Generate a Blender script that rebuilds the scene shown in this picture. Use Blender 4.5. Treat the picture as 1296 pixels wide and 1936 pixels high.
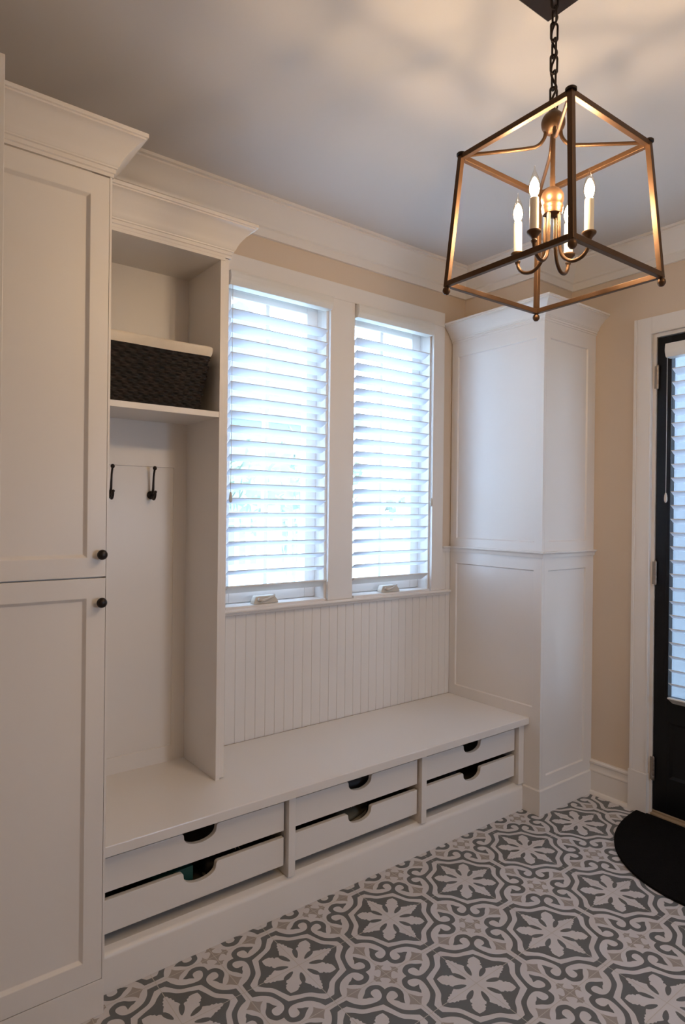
import bpy, bmesh, math, random
from mathutils import Vector, Matrix
random.seed(7)
for o in list(bpy.data.objects): bpy.data.objects.remove(o)
scn = bpy.context.scene
COL = scn.collection
PI = math.pi

# ------------------------------------------------------------------ camera
yaw, pitch, roll = map(math.radians, (37.7146, -0.0975, 0.6365))
CAM = Vector((-2.410, -1.7487, 1.4967))
F = Vector((math.sin(yaw)*math.cos(pitch), math.cos(yaw)*math.cos(pitch), math.sin(pitch)))
rt = Vector((math.cos(yaw), -math.sin(yaw), 0)); up = rt.cross(F)
R2 = math.cos(roll)*rt + math.sin(roll)*up
U2 = -math.sin(roll)*rt + math.cos(roll)*up
cd = bpy.data.cameras.new('camera'); cam = bpy.data.objects.new('camera', cd); COL.objects.link(cam)
cd.sensor_fit = 'VERTICAL'; cd.sensor_height = 36.0; cd.lens = 36.0*1213.9/1936.0; cd.clip_start = 0.02
m = Matrix.Identity(4)
for i, v in enumerate((R2, U2, -F)):
    m[0][i], m[1][i], m[2][i] = v
m[0][3], m[1][3], m[2][3] = CAM
cam.matrix_world = m
scn.camera = cam

# ------------------------------------------------------------------ light and exposure
SKY = 15.0           # overcast daylight outside
WARM_FILL = 15.0     # added warm fill light at the ceiling behind the camera, no fixture
BULB = 590.0         # glow of each candle bulb
vs = scn.view_settings
vs.view_transform = 'Standard'; vs.look = 'None'; vs.gamma = 1.0; vs.exposure = 0.06; vs.use_curve_mapping = False
w = bpy.data.worlds.new('overcast_sky'); scn.world = w; w.use_nodes = True
bg = w.node_tree.nodes['Background']; bg.inputs['Color'].default_value = (0.525, 0.725, 1.0, 1); bg.inputs['Strength'].default_value = SKY

def area_light(name, loc, rot, sx, sy, energy, color, portal=False):
    l = bpy.data.lights.new(name, 'AREA'); l.shape = 'RECTANGLE'; l.size = sx; l.size_y = sy
    l.energy = energy; l.color = color
    o = bpy.data.objects.new(name, l); COL.objects.link(o); o.location = loc; o.rotation_euler = rot
    if portal: l.cycles.is_portal = True
    return o
area_light('warm_fill', (-0.9, -2.2, 2.868), (0, 0, 0), 0.9, 0.9, WARM_FILL, (1.0, 0.68, 0.35))
area_light('window_portal', (-0.84, 0.98, 1.8), (-PI/2, 0, 0), 0.6, 1.55, 1, (1, 1, 1), True)
area_light('window_portal', (-0.13, 0.98, 1.8), (-PI/2, 0, 0), 0.6, 1.55, 1, (1, 1, 1), True)
area_light('front_portal', (-.125, -3.82, 1.44), (PI/2, 0, 0), 0.65, 0.68, 1, (1, 1, 1), True)
area_light('door_portal', (0.98, -0.63, 1.42), (0, PI/2, 0), 1.75, 0.75, 1, (1, 1, 1), True)

# ------------------------------------------------------------------ materials
MATS = {}
def mat(name, color, rough=0.5, metal=0.0, spec=0.5, noise=None, bump=None):
    if name in MATS: return MATS[name]
    M = bpy.data.materials.new(name); M.use_nodes = True; MATS[name] = M
    nt = M.node_tree; b = nt.nodes['Principled BSDF']
    b.inputs['Base Color'].default_value = (*color, 1); b.inputs['Roughness'].default_value = rough
    b.inputs['Metallic'].default_value = metal; b.inputs['Specular IOR Level'].default_value = spec
    tc = nt.nodes.new('ShaderNodeTexCoord')
    if noise:
        sc, amt = noise
        n = nt.nodes.new('ShaderNodeTexNoise'); n.inputs['Scale'].default_value = sc; n.inputs['Detail'].default_value = 3
        nt.links.new(tc.outputs['Object'], n.inputs['Vector'])
        mx = nt.nodes.new('ShaderNodeMixRGB')
        mx.inputs[1].default_value = (*[c*(1-amt) for c in color], 1); mx.inputs[2].default_value = (*[min(1, c*(1+amt)) for c in color], 1)
        nt.links.new(n.outputs['Fac'], mx.inputs[0]); nt.links.new(mx.outputs[0], b.inputs['Base Color'])
    if bump:
        sc, st, dist = bump
        n2 = nt.nodes.new('ShaderNodeTexNoise'); n2.inputs['Scale'].default_value = sc; n2.inputs['Detail'].default_value = 4
        nt.links.new(tc.outputs['Object'], n2.inputs['Vector'])
        bp = nt.nodes.new('ShaderNodeBump'); bp.inputs['Strength'].default_value = st; bp.inputs['Distance'].default_value = dist
        nt.links.new(n2.outputs['Fac'], bp.inputs['Height']); nt.links.new(bp.outputs[0], b.inputs['Normal'])
    return M
WHITE = mat('white_cabinet_paint', (0.80, 0.763, 0.73), 0.32, bump=(90, 0.05, 0.001))
TRIM = mat('white_trim_paint', (0.80, 0.763, 0.73), 0.38)
BENCH = mat('white_bench_top', (0.80, 0.763, 0.73), 0.22)
CEIL = mat('ceiling_paint', (0.68, 0.65, 0.63), 0.9, noise=(3, 0.015))
BEIGE = mat('beige_wall_paint', (0.70, 0.58, 0.465), 0.85, noise=(4, 0.015), bump=(200, 0.08, 0.001))
TILE_L = mat('tile_light', (0.65, 0.625, 0.635), 0.5, noise=(14, 0.05))
TILE_D = mat('tile_dark', (0.130, 0.138, 0.142), 0.5, noise=(14, 0.07))
TILE_T = mat('tile_tan', (0.36, 0.32, 0.295), 0.5, noise=(14, 0.06))
GROUT = mat('tile_grout', (0.56, 0.52, 0.48), 0.8, noise=(60, 0.1))
BRONZE = mat('antique_bronze', (0.100, 0.054, 0.028), 0.40, 0.7, noise=(30, 0.2))
DKBRONZE = mat('dark_bronze', (0.018, 0.011, 0.009), 0.5, 0.3, spec=.3, noise=(40, 0.25))
KNOB = mat('oil_rubbed_bronze', (0.016, 0.011, 0.010), 0.35, 0.4, noise=(60, 0.3))
BLACK = mat('black_door_paint', (0.004, 0.004, 0.0045), 0.33, spec=0.25, noise=(8, 0.1))
NICKEL = mat('brushed_nickel', (0.36, 0.30, 0.25), 0.35, 0.9, noise=(50, 0.1))
CANDLE = mat('candle_sleeve', (0.86, 0.80, 0.68), 0.5, noise=(20, 0.03))
MAT_RUB = mat('black_doormat', (0.0065, 0.0065, 0.007), 0.95, spec=0.08, noise=(120, 0.5), bump=(350, 0.9, 0.004))
LINER = mat('cream_liner_cloth', (0.74, 0.66, 0.55), 0.9, noise=(40, 0.05), bump=(300, 0.25, 0.001))
WOODSILL = mat('oak_threshold', (0.33, 0.24, 0.15), 0.5, noise=(10, 0.25))
PLASTIC = mat('white_plastic', (0.76, 0.74, 0.70), 0.35)
CREAM = mat('crank_almond', (0.62, 0.57, 0.50), 0.35)
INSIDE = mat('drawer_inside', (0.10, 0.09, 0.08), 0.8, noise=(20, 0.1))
RED = mat('red_tag', (0.55, 0.05, 0.03), 0.5)
TEAL = mat('teal_card', (0.004, 0.06, 0.05), 0.6, noise=(20, 0.1))
SHOE_D = mat('charcoal_shoe', (0.035, 0.035, 0.04), 0.6, noise=(40, 0.3))
SHOE_O = mat('olive_shoe', (0.13, 0.115, 0.08), 0.7, noise=(40, 0.2))
SOLE = mat('shoe_sole', (0.5, 0.47, 0.42), 0.7)
LACE = mat('shoe_lace', (0.6, 0.55, 0.5), 0.8)
LAWN = mat('pale_lawn', (0.40, 0.42, 0.36), 0.95, noise=(2, 0.25))
SIDING = mat('pale_siding', (0.19, 0.21, 0.23), 0.8, noise=(3, 0.05))
ROOF = mat('grey_shingles', (0.16, 0.17, 0.19), 0.9, noise=(20, 0.15))
LEAF = mat('pale_foliage', (0.15, 0.20, 0.11), 0.9, noise=(5, 0.35))
DIM_BOARD = mat('grey_dimming_board', (0.115, 0.12, 0.13), 0.9, noise=(5, 0.15))
BARK = mat('bark', (0.26, 0.25, 0.24), 0.9, noise=(20, 0.3))
FENCEW = mat('white_fence', (0.75, 0.76, 0.78), 0.7)

def wicker_mat():
    M = mat('dark_wicker', (0.012, 0.009, 0.008), 0.6, spec=.3)
    nt = M.node_tree; b = nt.nodes['Principled BSDF']; tc = nt.nodes.new('ShaderNodeTexCoord')
    mp = nt.nodes.new('ShaderNodeMapping'); mp.inputs['Scale'].default_value = (28, 28, 90)
    n = nt.nodes.new('ShaderNodeTexNoise'); n.inputs['Scale'].default_value = 1.0; n.inputs['Detail'].default_value = 2
    cr = nt.nodes.new('ShaderNodeValToRGB')
    cr.color_ramp.elements[0].position = 0.35; cr.color_ramp.elements[0].color = (0.004, 0.0035, 0.0035, 1)
    cr.color_ramp.elements[1].position = 0.7; cr.color_ramp.elements[1].color = (0.020, 0.011, 0.008, 1)
    nt.links.new(tc.outputs['Object'], mp.inputs['Vector']); nt.links.new(mp.outputs[0], n.inputs['Vector'])
    nt.links.new(n.outputs['Fac'], cr.inputs[0]); nt.links.new(cr.outputs[0], b.inputs['Base Color'])
    return M
WICKER = wicker_mat()

def fabric(name, color, transp, transl):
    """woven translucent cloth: part open weave, part diffuse, part translucent"""
    M = bpy.data.materials.new(name); M.use_nodes = True; nt = M.node_tree
    nt.nodes.remove(nt.nodes['Principled BSDF']); out = nt.nodes['Material Output']
    d = nt.nodes.new('ShaderNodeBsdfDiffuse'); d.inputs['Color'].default_value = (*color, 1)
    t = nt.nodes.new('ShaderNodeBsdfTranslucent'); t.inputs['Color'].default_value = (*color, 1)
    p = nt.nodes.new('ShaderNodeBsdfTransparent')
    m1 = nt.nodes.new('ShaderNodeMixShader'); m1.inputs[0].default_value = transl
    m2 = nt.nodes.new('ShaderNodeMixShader'); m2.inputs[0].default_value = transp
    nt.links.new(d.outputs[0], m1.inputs[1]); nt.links.new(t.outputs[0], m1.inputs[2])
    nt.links.new(m1.outputs[0], m2.inputs[1]); nt.links.new(p.outputs[0], m2.inputs[2])
    nt.links.new(m2.outputs[0], out.inputs['Surface'])
    return M
SHEER = fabric('sheer_voile', (0.88, 0.90, 0.92), 0.90, 0.5)
SLATC = fabric('vane_cloth', (0.86, 0.88, 0.92), 0.06, 0.38)

def glass_mat(name, tint=(0.95, 0.98, 1.0), refl=0.06):
    M = bpy.data.materials.new(name); M.use_nodes = True; nt = M.node_tree
    nt.nodes.remove(nt.nodes['Principled BSDF']); out = nt.nodes['Material Output']
    p = nt.nodes.new('ShaderNodeBsdfTransparent'); p.inputs['Color'].default_value = (*tint, 1)
    g = nt.nodes.new('ShaderNodeBsdfGlossy'); g.inputs['Roughness'].default_value = 0.03
    fr = nt.nodes.new('ShaderNodeLayerWeight'); fr.inputs['Blend'].default_value = 0.25
    mt = nt.nodes.new('ShaderNodeMath'); mt.operation = 'MULTIPLY_ADD'; mt.inputs[1].default_value = 0.4; mt.inputs[2].default_value = refl
    nt.links.new(fr.outputs['Fresnel'], mt.inputs[0])
    mx = nt.nodes.new('ShaderNodeMixShader'); nt.links.new(mt.outputs[0], mx.inputs[0])
    nt.links.new(p.outputs[0], mx.inputs[1]); nt.links.new(g.outputs[0], mx.inputs[2]); nt.links.new(mx.outputs[0], out.inputs['Surface'])
    return M
GLASS = glass_mat('window_glass')
BULBGLASS = glass_mat('bulb_glass', (1.0, 0.97, 0.92), 0.04)
def emit(name, color, s):
    M = bpy.data.materials.new(name); M.use_nodes = True; nt = M.node_tree
    nt.nodes.remove(nt.nodes['Principled BSDF']); e = nt.nodes.new('ShaderNodeEmission')
    e.inputs['Color'].default_value = (*color, 1); e.inputs['Strength'].default_value = s
    nt.links.new(e.outputs[0], nt.nodes['Material Output'].inputs['Surface']); return M
GLOW = emit('bulb_glow', (1.0, 0.725, 0.455), BULB)

# ------------------------------------------------------------------ mesh helpers
def obj(name, bm, material, parent=None, smooth=False, bevel=0.0, seg=2):
    me = bpy.data.meshes.new(name)
    bmesh.ops.recalc_face_normals(bm, faces=bm.faces)
    bm.to_mesh(me); bm.free()
    if isinstance(material, (list, tuple)):
        for mm in material: me.materials.append(mm)
    else: me.materials.append(material)
    o = bpy.data.objects.new(name, me); COL.objects.link(o)
    if parent is not None: o.parent = parent
    if smooth:
        for p in me.polygons: p.use_smooth = True
        if smooth != True: me.set_sharp_from_angle(angle=math.radians(smooth))
    if bevel:
        b = o.modifiers.new('edge_round', 'BEVEL'); b.width = bevel; b.segments = seg; b.limit_method = 'ANGLE'; b.angle_limit = math.radians(40)
    return o
def thing(name, label, cat, loc=(0, 0, 0), group=None):
    o = bpy.data.objects.new(name, None); COL.objects.link(o); o.location = loc; o.empty_display_size = 0.1
    o['label'] = label; o['category'] = cat
    if group: o['group'] = group
    return o
def tag(o, label=None, cat=None, group=None, kind=None):
    if label: o['label'] = label
    if cat: o['category'] = cat
    if group: o['group'] = group
    if kind: o['kind'] = kind
    return o
def struct(name, bm, m, parent=None, label=None, cat=None, **k):
    o = obj(name, bm, m, parent, **k)
    if parent is None:
        o['kind'] = 'structure'
        if label: o['label'] = label
        if cat: o['category'] = cat
    return o
def sempty(name, label, cat):
    o = bpy.data.objects.new(name, None); COL.objects.link(o); o['kind'] = 'structure'; o['label'] = label; o['category'] = cat
    return o
def box(bm, x0, x1, y0, y1, z0, z1):
    v = [bm.verts.new((x, y, z)) for x in (x0, x1) for y in (y0, y1) for z in (z0, z1)]
    for f in ((0, 1, 3, 2), (4, 6, 7, 5), (0, 4, 5, 1), (2, 3, 7, 6), (0, 2, 6, 4), (1, 5, 7, 3)):
        bm.faces.new([v[i] for i in f])
    return v
def boxes(*bs):
    bm = bmesh.new()
    for b in bs: box(bm, *b)
    return bm
def prism(bm, pts, fn, d0, d1):
    """extrude a closed 2-D outline; fn(u, v, depth) gives the world point"""
    a = [bm.verts.new(fn(u, v, d0)) for u, v in pts]; b = [bm.verts.new(fn(u, v, d1)) for u, v in pts]
    n = len(pts); bm.faces.new(a); bm.faces.new(b[::-1])
    for i in range(n): bm.faces.new((a[i], b[i], b[(i+1) % n], a[(i+1) % n]))
def sweep(bm, prof, path, closed_ends=True):
    """moulding: prof = (out, z) outline, path = plan polyline; out is to the right of travel; mitred corners"""
    P = [Vector(p) for p in path]; rings = []
    for i, p in enumerate(P):
        d1 = (P[i]-P[i-1]).normalized() if i > 0 else None
        d2 = (P[i+1]-P[i]).normalized() if i < len(P)-1 else None
        n1 = Vector((d1.y, -d1.x)) if d1 else None; n2 = Vector((d2.y, -d2.x)) if d2 else None
        if n1 is None: mv = n2
        elif n2 is None: mv = n1
        else:
            mv = (n1+n2).normalized(); mv = mv/mv.dot(n1)
        rings.append([bm.verts.new((p.x+mv.x*o, p.y+mv.y*o, z)) for o, z in prof])
    n = len(prof)
    for a, b in zip(rings, rings[1:]):
        for i in range(n): bm.faces.new((a[i], a[(i+1) % n], b[(i+1) % n], b[i]))
    bm.faces.new(rings[0]); bm.faces.new(rings[-1][::-1])
def lathe(bm, prof, c=(0, 0, 0), axis='z', n=20):
    """prof = (radius, height) from one end to the other"""
    c = Vector(c); rings = []
    def pt(r, h, t):
        a, b = r*math.cos(t), r*math.sin(t)
        return c + Vector({'z': (a, b, h), 'y': (a, h, b), 'x': (h, a, b)}[axis])
    for r, h in prof:
        if r < 1e-6: rings.append([bm.verts.new(pt(0, h, 0))])
        else: rings.append([bm.verts.new(pt(r, h, 2*PI*i/n)) for i in range(n)])
    for a, b in zip(rings, rings[1:]):
        if len(a) == 1 and len(b) == 1: continue
        for i in range(n):
            j = (i+1) % n
            if len(a) == 1: bm.faces.new((a[0], b[i], b[j]))
            elif len(b) == 1: bm.faces.new((a[i], a[j], b[0]))
            else: bm.faces.new((a[i], a[j], b[j], b[i]))
    for rg in (rings[0], rings[-1]):
        if len(rg) > 1: bm.faces.new(rg)
def tube(bm, pts, r, n=10, closed=False):
    P = [Vector(p) for p in pts]; N = len(P); rr = r if isinstance(r, (list, tuple)) else [r]*N
    def tan(i):
        if closed: return (P[(i+1) % N]-P[i-1]).normalized()
        return (P[min(i+1, N-1)]-P[max(i-1, 0)]).normalized()
    t = tan(0); ref = Vector((0, 0, 1)) if abs(t.z) < 0.9 else Vector((1, 0, 0))
    u = t.cross(ref).normalized(); rings = []
    for i in range(N):
        t = tan(i); u = (u - t*u.dot(t)).normalized(); v = t.cross(u)
        rings.append([bm.verts.new(P[i] + rr[i]*(math.cos(2*PI*k/n)*u + math.sin(2*PI*k/n)*v)) for k in range(n)])
    for i in range(N if closed else N-1):
        a, b = rings[i], rings[(i+1) % N]
        for k in range(n): bm.faces.new((a[k], a[(k+1) % n], b[(k+1) % n], b[k]))
    if not closed: bm.faces.new(rings[0][::-1]); bm.faces.new(rings[-1])
def catmull(pts, sub=6, closed=False):
    P = [Vector(p) for p in pts]; n = len(P); out = []
    for i in range(n if closed else n-1):
        p0 = P[i-1] if (closed or i > 0) else P[0]*2-P[1]
        p1, p2 = P[i], P[(i+1) % n]
        p3 = P[(i+2) % n] if (closed or i+2 < n) else P[-1]*2-P[-2]
        for k in range(sub):
            t = k/sub
            out.append(0.5*((2*p1)+(p2-p0)*t+(2*p0-5*p1+4*p2-p3)*t*t+(3*p1-p0-3*p2+p3)*t**3))
    if not closed: out.append(P[-1])
    return out
def bar(bm, a, b, wd, dp=None, ref=(0, 0, 1)):
    """square bar from a to b"""
    dp = dp or wd; a, b = Vector(a), Vector(b); t = (b-a).normalized(); u = t.cross(Vector(ref))
    if u.length < 1e-4: u = t.cross(Vector((1, 0, 0)))
    u.normalize(); v = t.cross(u)
    A = [bm.verts.new(p+u*wd/2*s+v*dp/2*q) for p in (a, b) for s, q in ((-1, -1), (1, -1), (1, 1), (-1, 1))]
    for f in ((0, 1, 2, 3), (7, 6, 5, 4), (0, 4, 5, 1), (1, 5, 6, 2), (2, 6, 7, 3), (3, 7, 4, 0)): bm.faces.new([A[i] for i in f])
def faceY(y):  return lambda u, v, d: (u, y+d, v)        # panel facing -Y: u = X, v = Z, depth into +Y
def faceX(x):  return lambda u, v, d: (x+d, -u, v)       # panel facing -X: u = -Y, v = Z, depth into +X
def shaker(bm, fn, u0, u1, v0, v1, iu0, iu1, iv0, iv1, rec=0.008, slope=0.006, thick=0.02):
    """slab with a recessed field; i* = inner edge of the frame"""
    R = lambda a, b, c, e, d: [bm.verts.new(fn(u, v, d)) for u, v in ((a, c), (b, c), (b, e), (a, e))]
    r0 = R(u0, u1, v0, v1, 0); r1 = R(iu0, iu1, iv0, iv1, 0); r2 = R(iu0+slope, iu1-slope, iv0+slope, iv1-slope, rec); rb = R(u0, u1, v0, v1, thick)
    for a, b in ((r0, r1), (r1, r2), (rb, r0)):
        for i in range(4): bm.faces.new((a[i], a[(i+1) % 4], b[(i+1) % 4], b[i]))
    bm.faces.new(r2); bm.faces.new(rb[::-1])

# ------------------------------------------------------------------ floor: patterned encaustic tiles (inlaid shapes)
XL, XR, YF, YB = -3.3, 0.775, -3.7, 0.772
CZ = 2.872
def floor():
    P = 0.4064
    c = lambda pts: [(p.x, p.y) for p in catmull([(a, b, 0) for a, b in pts], 5)]
    B1 = c([(.384, 0), (.345, .049), (.307, .083), (.285, .120), (.264, .175), (.237, .237)])
    bgq = [(0, 0)] + B1 + [(b, a) for a, b in B1[::-1]][1:]
    B2 = c([(.424, .042), (.368, .086), (.337, .114), (.318, .145), (.298, .205), (.275, .275)])
    inner = [(.428, 0)] + B2 + [(b, a) for a, b in B2[::-1]][1:] + [(0, .428)]
    so = c([(.385, .385), (.415, .384), (.444, .374), (.467, .345), (.479, .306), (.469, .264), (.440, .228), (.414, .186)])
    fk = c([(.414, .186), (.397, .208), (.389, .232), (.367, .263)])
    si = c([(.367, .263), (.393, .264), (.415, .269), (.429, .288), (.431, .314), (.422, .334), (.399, .343), (.362, .332), (.337, .311),
            (.324, .276), (.331, .220), (.361, .150), (.415, .102), (.473, .078)])
    ow = so + fk[1:] + si[1:] + [(.476, 0)]          # from the diagonal to the axis
    band = inner + [(b, a) for a, b in ow[::-1]] + ow[1:]
    leaf = [(0, 0), (.322, 0), (.320, .010), (.308, .018), (.292, .020), (.284, .034), (.262, .033), (.253, .045), (.236, .041), (.220, .052), (.190, .066),
            (.150, .060), (.150, .066), (.176, .089), (.186, .104), (.181, .119), (.203, .124), (.205, .137), (.219, .150), (.222, .180), (.216, .216)]
    leaf = leaf + [(b, a) for a, b in leaf[::-1]][1:-1]
    ca, sa = math.cos(math.radians(22.2)), math.sin(math.radians(22.2)); oval = []
    for k in range(16):
        t = 2*PI*k/16; l = .142 + .058*math.cos(t); wv = .0215*math.sin(t)*(1+.25*math.cos(t))
        oval.append((l*ca-wv*sa, l*sa+wv*ca))
    fl = c([(.5, .252), (.482, .214), (.459, .180), (.430, .158)]) + c([(.430, .158), (.461, .138), (.482, .118), (.5, .100)])[1:]
    fl2 = fl
    cr = [(.5, .384), (.483, .383), (.476, .398), (.464, .408), (.451, .414), (.468, .419), (.485, .424), (.492, .437), (.488, .452), (.471, .471)]
    cross = cr + [(b, a) for a, b in cr[::-1]][1:] + [(.5, .5)]
    mir = lambda q: [(b, a) for a, b in q]
    layers = [(1, .00012, bgq), (1, .00012, band), (2, .00012, fl2), (2, .00012, mir(fl2)), (2, .00012, cross), (0, .00024, leaf), (1, .00036, oval), (1, .00036, mir(oval))]
    bm = bmesh.new()
    Z0 = -.0006
    i0, i1 = math.floor(XL/P)-1, math.ceil(XR/P)+1; j0, j1 = math.floor(YF/P)-1, math.ceil(0.4/P)+1
    for i in range(i0, i1+1):
        for j in range(j0, j1+1):
            cx, cy = i*P, j*P
            if cy > 0.45 or cx < XL-.3: continue
            for sx in (1, -1):
                for sy in (1, -1):
                    for mi, dz, q in layers:
                        vv = [bm.verts.new((cx+sx*a*P, cy+sy*b*P, Z0+dz)) for a, b in q]
                        if sx*sy < 0: vv.reverse()
                        f = bm.faces.new(vv); f.material_index = mi
    g = .0011
    for k in range(i0*2, i1*2+1):
        x = k*P/2; f = bm.faces.new([bm.verts.new(p) for p in ((x-g, YF, Z0+.0005), (x+g, YF, Z0+.0005), (x+g, .5, Z0+.0005), (x-g, .5, Z0+.0005))]); f.material_index = 3
    for k in range(j0*2, j1*2+1):
        y = k*P/2; f = bm.faces.new([bm.verts.new(p) for p in ((XL, y-g, Z0+.0005), (XR, y-g, Z0+.0005), (XR, y+g, Z0+.0005), (XL, y+g, Z0+.0005))]); f.material_index = 3
    for co, no in (((XL, 0, 0), (1, 0, 0)), ((XR, 0, 0), (-1, 0, 0)), ((0, YF, 0), (0, 1, 0)), ((0, 0.45, 0), (0, -1, 0))):
        geom = list(bm.verts)+list(bm.edges)+list(bm.faces)
        bmesh.ops.bisect_plane(bm, geom=geom, plane_co=co, plane_no=no, clear_inner=True)
    box(bm, XL, XR, YF, YB, -.05, Z0)
    me = bpy.data.meshes.new('floor'); bm.to_mesh(me); bm.free()
    for mm in (TILE_L, TILE_D, TILE_T, GROUT): me.materials.append(mm)
    o = bpy.data.objects.new('floor', me); COL.objects.link(o)
    tag(o, 'grey and white patterned cement tile floor with star and scroll motifs', 'floor', kind='structure')
floor()

# ------------------------------------------------------------------ room shell
LW = (-1.120, -0.560); RW = (-0.410, 0.150); WZ0, WZ1 = 1.062, 2.531      # the two window openings
struct('wall_back', boxes((XL, LW[0], YB, YB+.14, 0, CZ), (LW[1], RW[0], YB, YB+.14, WZ0, WZ1), (RW[1], XR+.14, YB, YB+.14, 0, CZ),
                          (LW[0], RW[1], YB, YB+.14, 0, WZ0), (LW[0], RW[1], YB, YB+.14, WZ1, CZ)), BEIGE, label='beige wall holding the two windows above the bench', cat='wall')
DY0, DY1, DZ = -1.105, -0.155, 2.394
struct('wall_right', boxes((XR, XR+.14, DY1, YB, 0, CZ), (XR, XR+.14, YF, DY0, 0, CZ), (XR, XR+.14, DY0, DY1, DZ, CZ)), BEIGE, label='beige wall holding the black glazed door', cat='wall')
struct('wall_left', boxes((XL-.1, XL, YF, YB+.14, 0, CZ)), BEIGE, label='beige wall out of view on the left', cat='wall')
FW = (-.45, .20, 1.10, 1.78)  # unseen opening, added to let fill daylight in from behind the camera
struct('wall_front', boxes((XL, FW[0], YF-.1, YF, 0, CZ), (FW[1], XR, YF-.1, YF, 0, CZ), (FW[0], FW[1], YF-.1, YF, 0, FW[2]), (FW[0], FW[1], YF-.1, YF, FW[3], CZ)), BEIGE, label='beige wall behind the viewpoint', cat='wall')
struct('wall_corner', boxes((.424, XR, .305, YB, 0, CZ)), BEIGE, label='beige boxed chase rising behind the corner cabinet to the ceiling', cat='wall')
struct('ceiling', boxes((XL-.1, XR+.14, YF-.1, YB+.14, CZ, CZ+.08)), CEIL, label='flat off white ceiling with the lantern shadows', cat='ceiling')

def crown_prof(z0, h, p):
    pts = [(0, 0), (.05, 0), (.05, .08), (.10, .10), (.10, .19), (.15, .205), (.16, .235), (.20, .26), (.26, .36), (.34, .46), (.46, .57), (.60, .68), (.74, .79), (.86, .845), (.93, .86), (.93, .90), (1, .91), (1, 1), (0, 1)]
    return [(a*p, z0+b*h) for a, b in pts]
# cornice round the ceiling
pr = [(0, 2.724), (.014, 2.724), (.016, 2.736), (.016, 2.760), (.024, 2.766), (.027, 2.774), (.034, 2.782), (.048, 2.806), (.064, 2.828), (.084, 2.846), (.092, 2.850), (.092, 2.858), (.104, 2.860), (.104, CZ), (0, CZ)]
bm = bmesh.new()
sweep(bm, pr, [(XL, YB), (.424, YB), (.424, .305), (XR, .305), (XR, YF), (XL, YF), (XL, YB-.001)])
struct('trim_1', bm, TRIM, label='white crown molding running along the ceiling edge', cat='crown molding', smooth=25)
# beadboard wainscot
def beadboard(x0, x1, z0, z1, yf, yb):
    pts = [(x0, yb), (x0, yf)]; x = x0
    g = -1.054 + 0.0512*math.ceil((x0+1.054)/0.0512)
    while g < x1-.006:
        if g > x0+.006: pts += [(g-.0034, yf), (g-.0018, yf+.0028), (g+.0018, yf+.0028), (g+.0034, yf)]
        g += .0512
    pts += [(x1, yf), (x1, yb)]
    return pts
bm = bmesh.new()
prism(bm, beadboard(-1.255, .3125, 0, 0, .766, YB), lambda u, v, d: (u, v, d), .4706, 1.040)
prism(bm, beadboard(.2365, .3125, 0, 0, .766, YB), lambda u, v, d: (u, v, d), 1.040, 1.276)
struct('trim_2', bm, TRIM, label='white beadboard wainscot between bench and window sill', cat='wainscot')
rail = [(0, 1.274), (.006, 1.274), (.008, 1.282), (.010, 1.290), (.016, 1.296), (.020, 1.298), (.020, 1.305), (0, 1.305)]
bm = bmesh.new(); sweep(bm, rail, [(.2365, .766), (.3125, .766)])
struct('trim_3', bm, TRIM, label='short white chair rail right of the window casing', cat='chair rail')
# casing shared by the two windows
bm = boxes((-1.205, .236, .752, YB, WZ1, 2.609), (RW[1], .236, .752, YB, WZ0, WZ1), (LW[1], RW[0], .752, YB, WZ0, WZ1), (-1.205, LW[0], .752, YB, WZ0, WZ1))
struct('trim_4', bm, TRIM, label='flat white casing framing both windows', cat='window casing', bevel=.002)
# stool and apron
bm = bmesh.new()
st = [(YB-.0, 1.062), (.737, 1.062), (.733, 1.059), (.731, 1.054), (.733, 1.049), (.739, 1.046), (.744, 1.045), (.745, 1.038), (.752, 1.034), (YB, 1.034)]
prism(bm, [(YB, 1.062)] + st[1:], lambda u, v, d: (d, u, v), -1.255, .288)
box(bm, LW[0], LW[1], YB, YB+.04, 1.040, 1.062); box(bm, RW[0], RW[1], YB, YB+.04, 1.040, 1.062)
struct('trim_5', bm, TRIM, label='white window sill running under both windows', cat='window sill', smooth=30)
# door casing with plinth block
CX = XR-.020
bm = bmesh.new()
for y0, y1 in ((-.1565, -.0686), (-1.1915, -1.1035)):
    box(bm, CX, XR, y0, y1, .205, 2.479)
box(bm, CX, XR, -1.1035, -.1565, 2.394, 2.479)
box(bm, CX-.006, CX, -.0826, -.0686, .205, 2.479); box(bm, CX-.004, CX, -.1565, -.149, .205, 2.394); box(bm, CX-.004, CX, -1.1035, -.149, 2.394, 2.402)
for y0, y1 in ((-.160, -.064), (-1.195, -1.100)):
    box(bm, CX-.010, XR, y0, y1, 0, .2045)
struct('trim_6', bm, TRIM, label='white casing with plinth blocks around the black door', cat='door casing', bevel=.0015)
bb = [(0, 0), (.030, 0), (.029, .008), (.024, .015), (.016, .018), (.014, .019), (.014, .118), (.017, .122), (.017, .128), (.013, .134), (.011, .146), (.012, .158), (.017, .164), (.017, .172), (.012, .178), (0, .180)]
bm = bmesh.new(); sweep(bm, bb, [(XR, .1555), (XR, -.0635)])
struct('baseboard_right', bm, TRIM, label='tall white baseboard between corner cabinet and door', cat='baseboard', smooth=30)
bm = bmesh.new(); sweep(bm, bb, [(XR, -1.196), (XR, YF), (XL, YF), (XL, YB)])
struct('baseboard_front', bm, TRIM, label='white baseboard along the walls behind the viewpoint', cat='baseboard', smooth=30)

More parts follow.
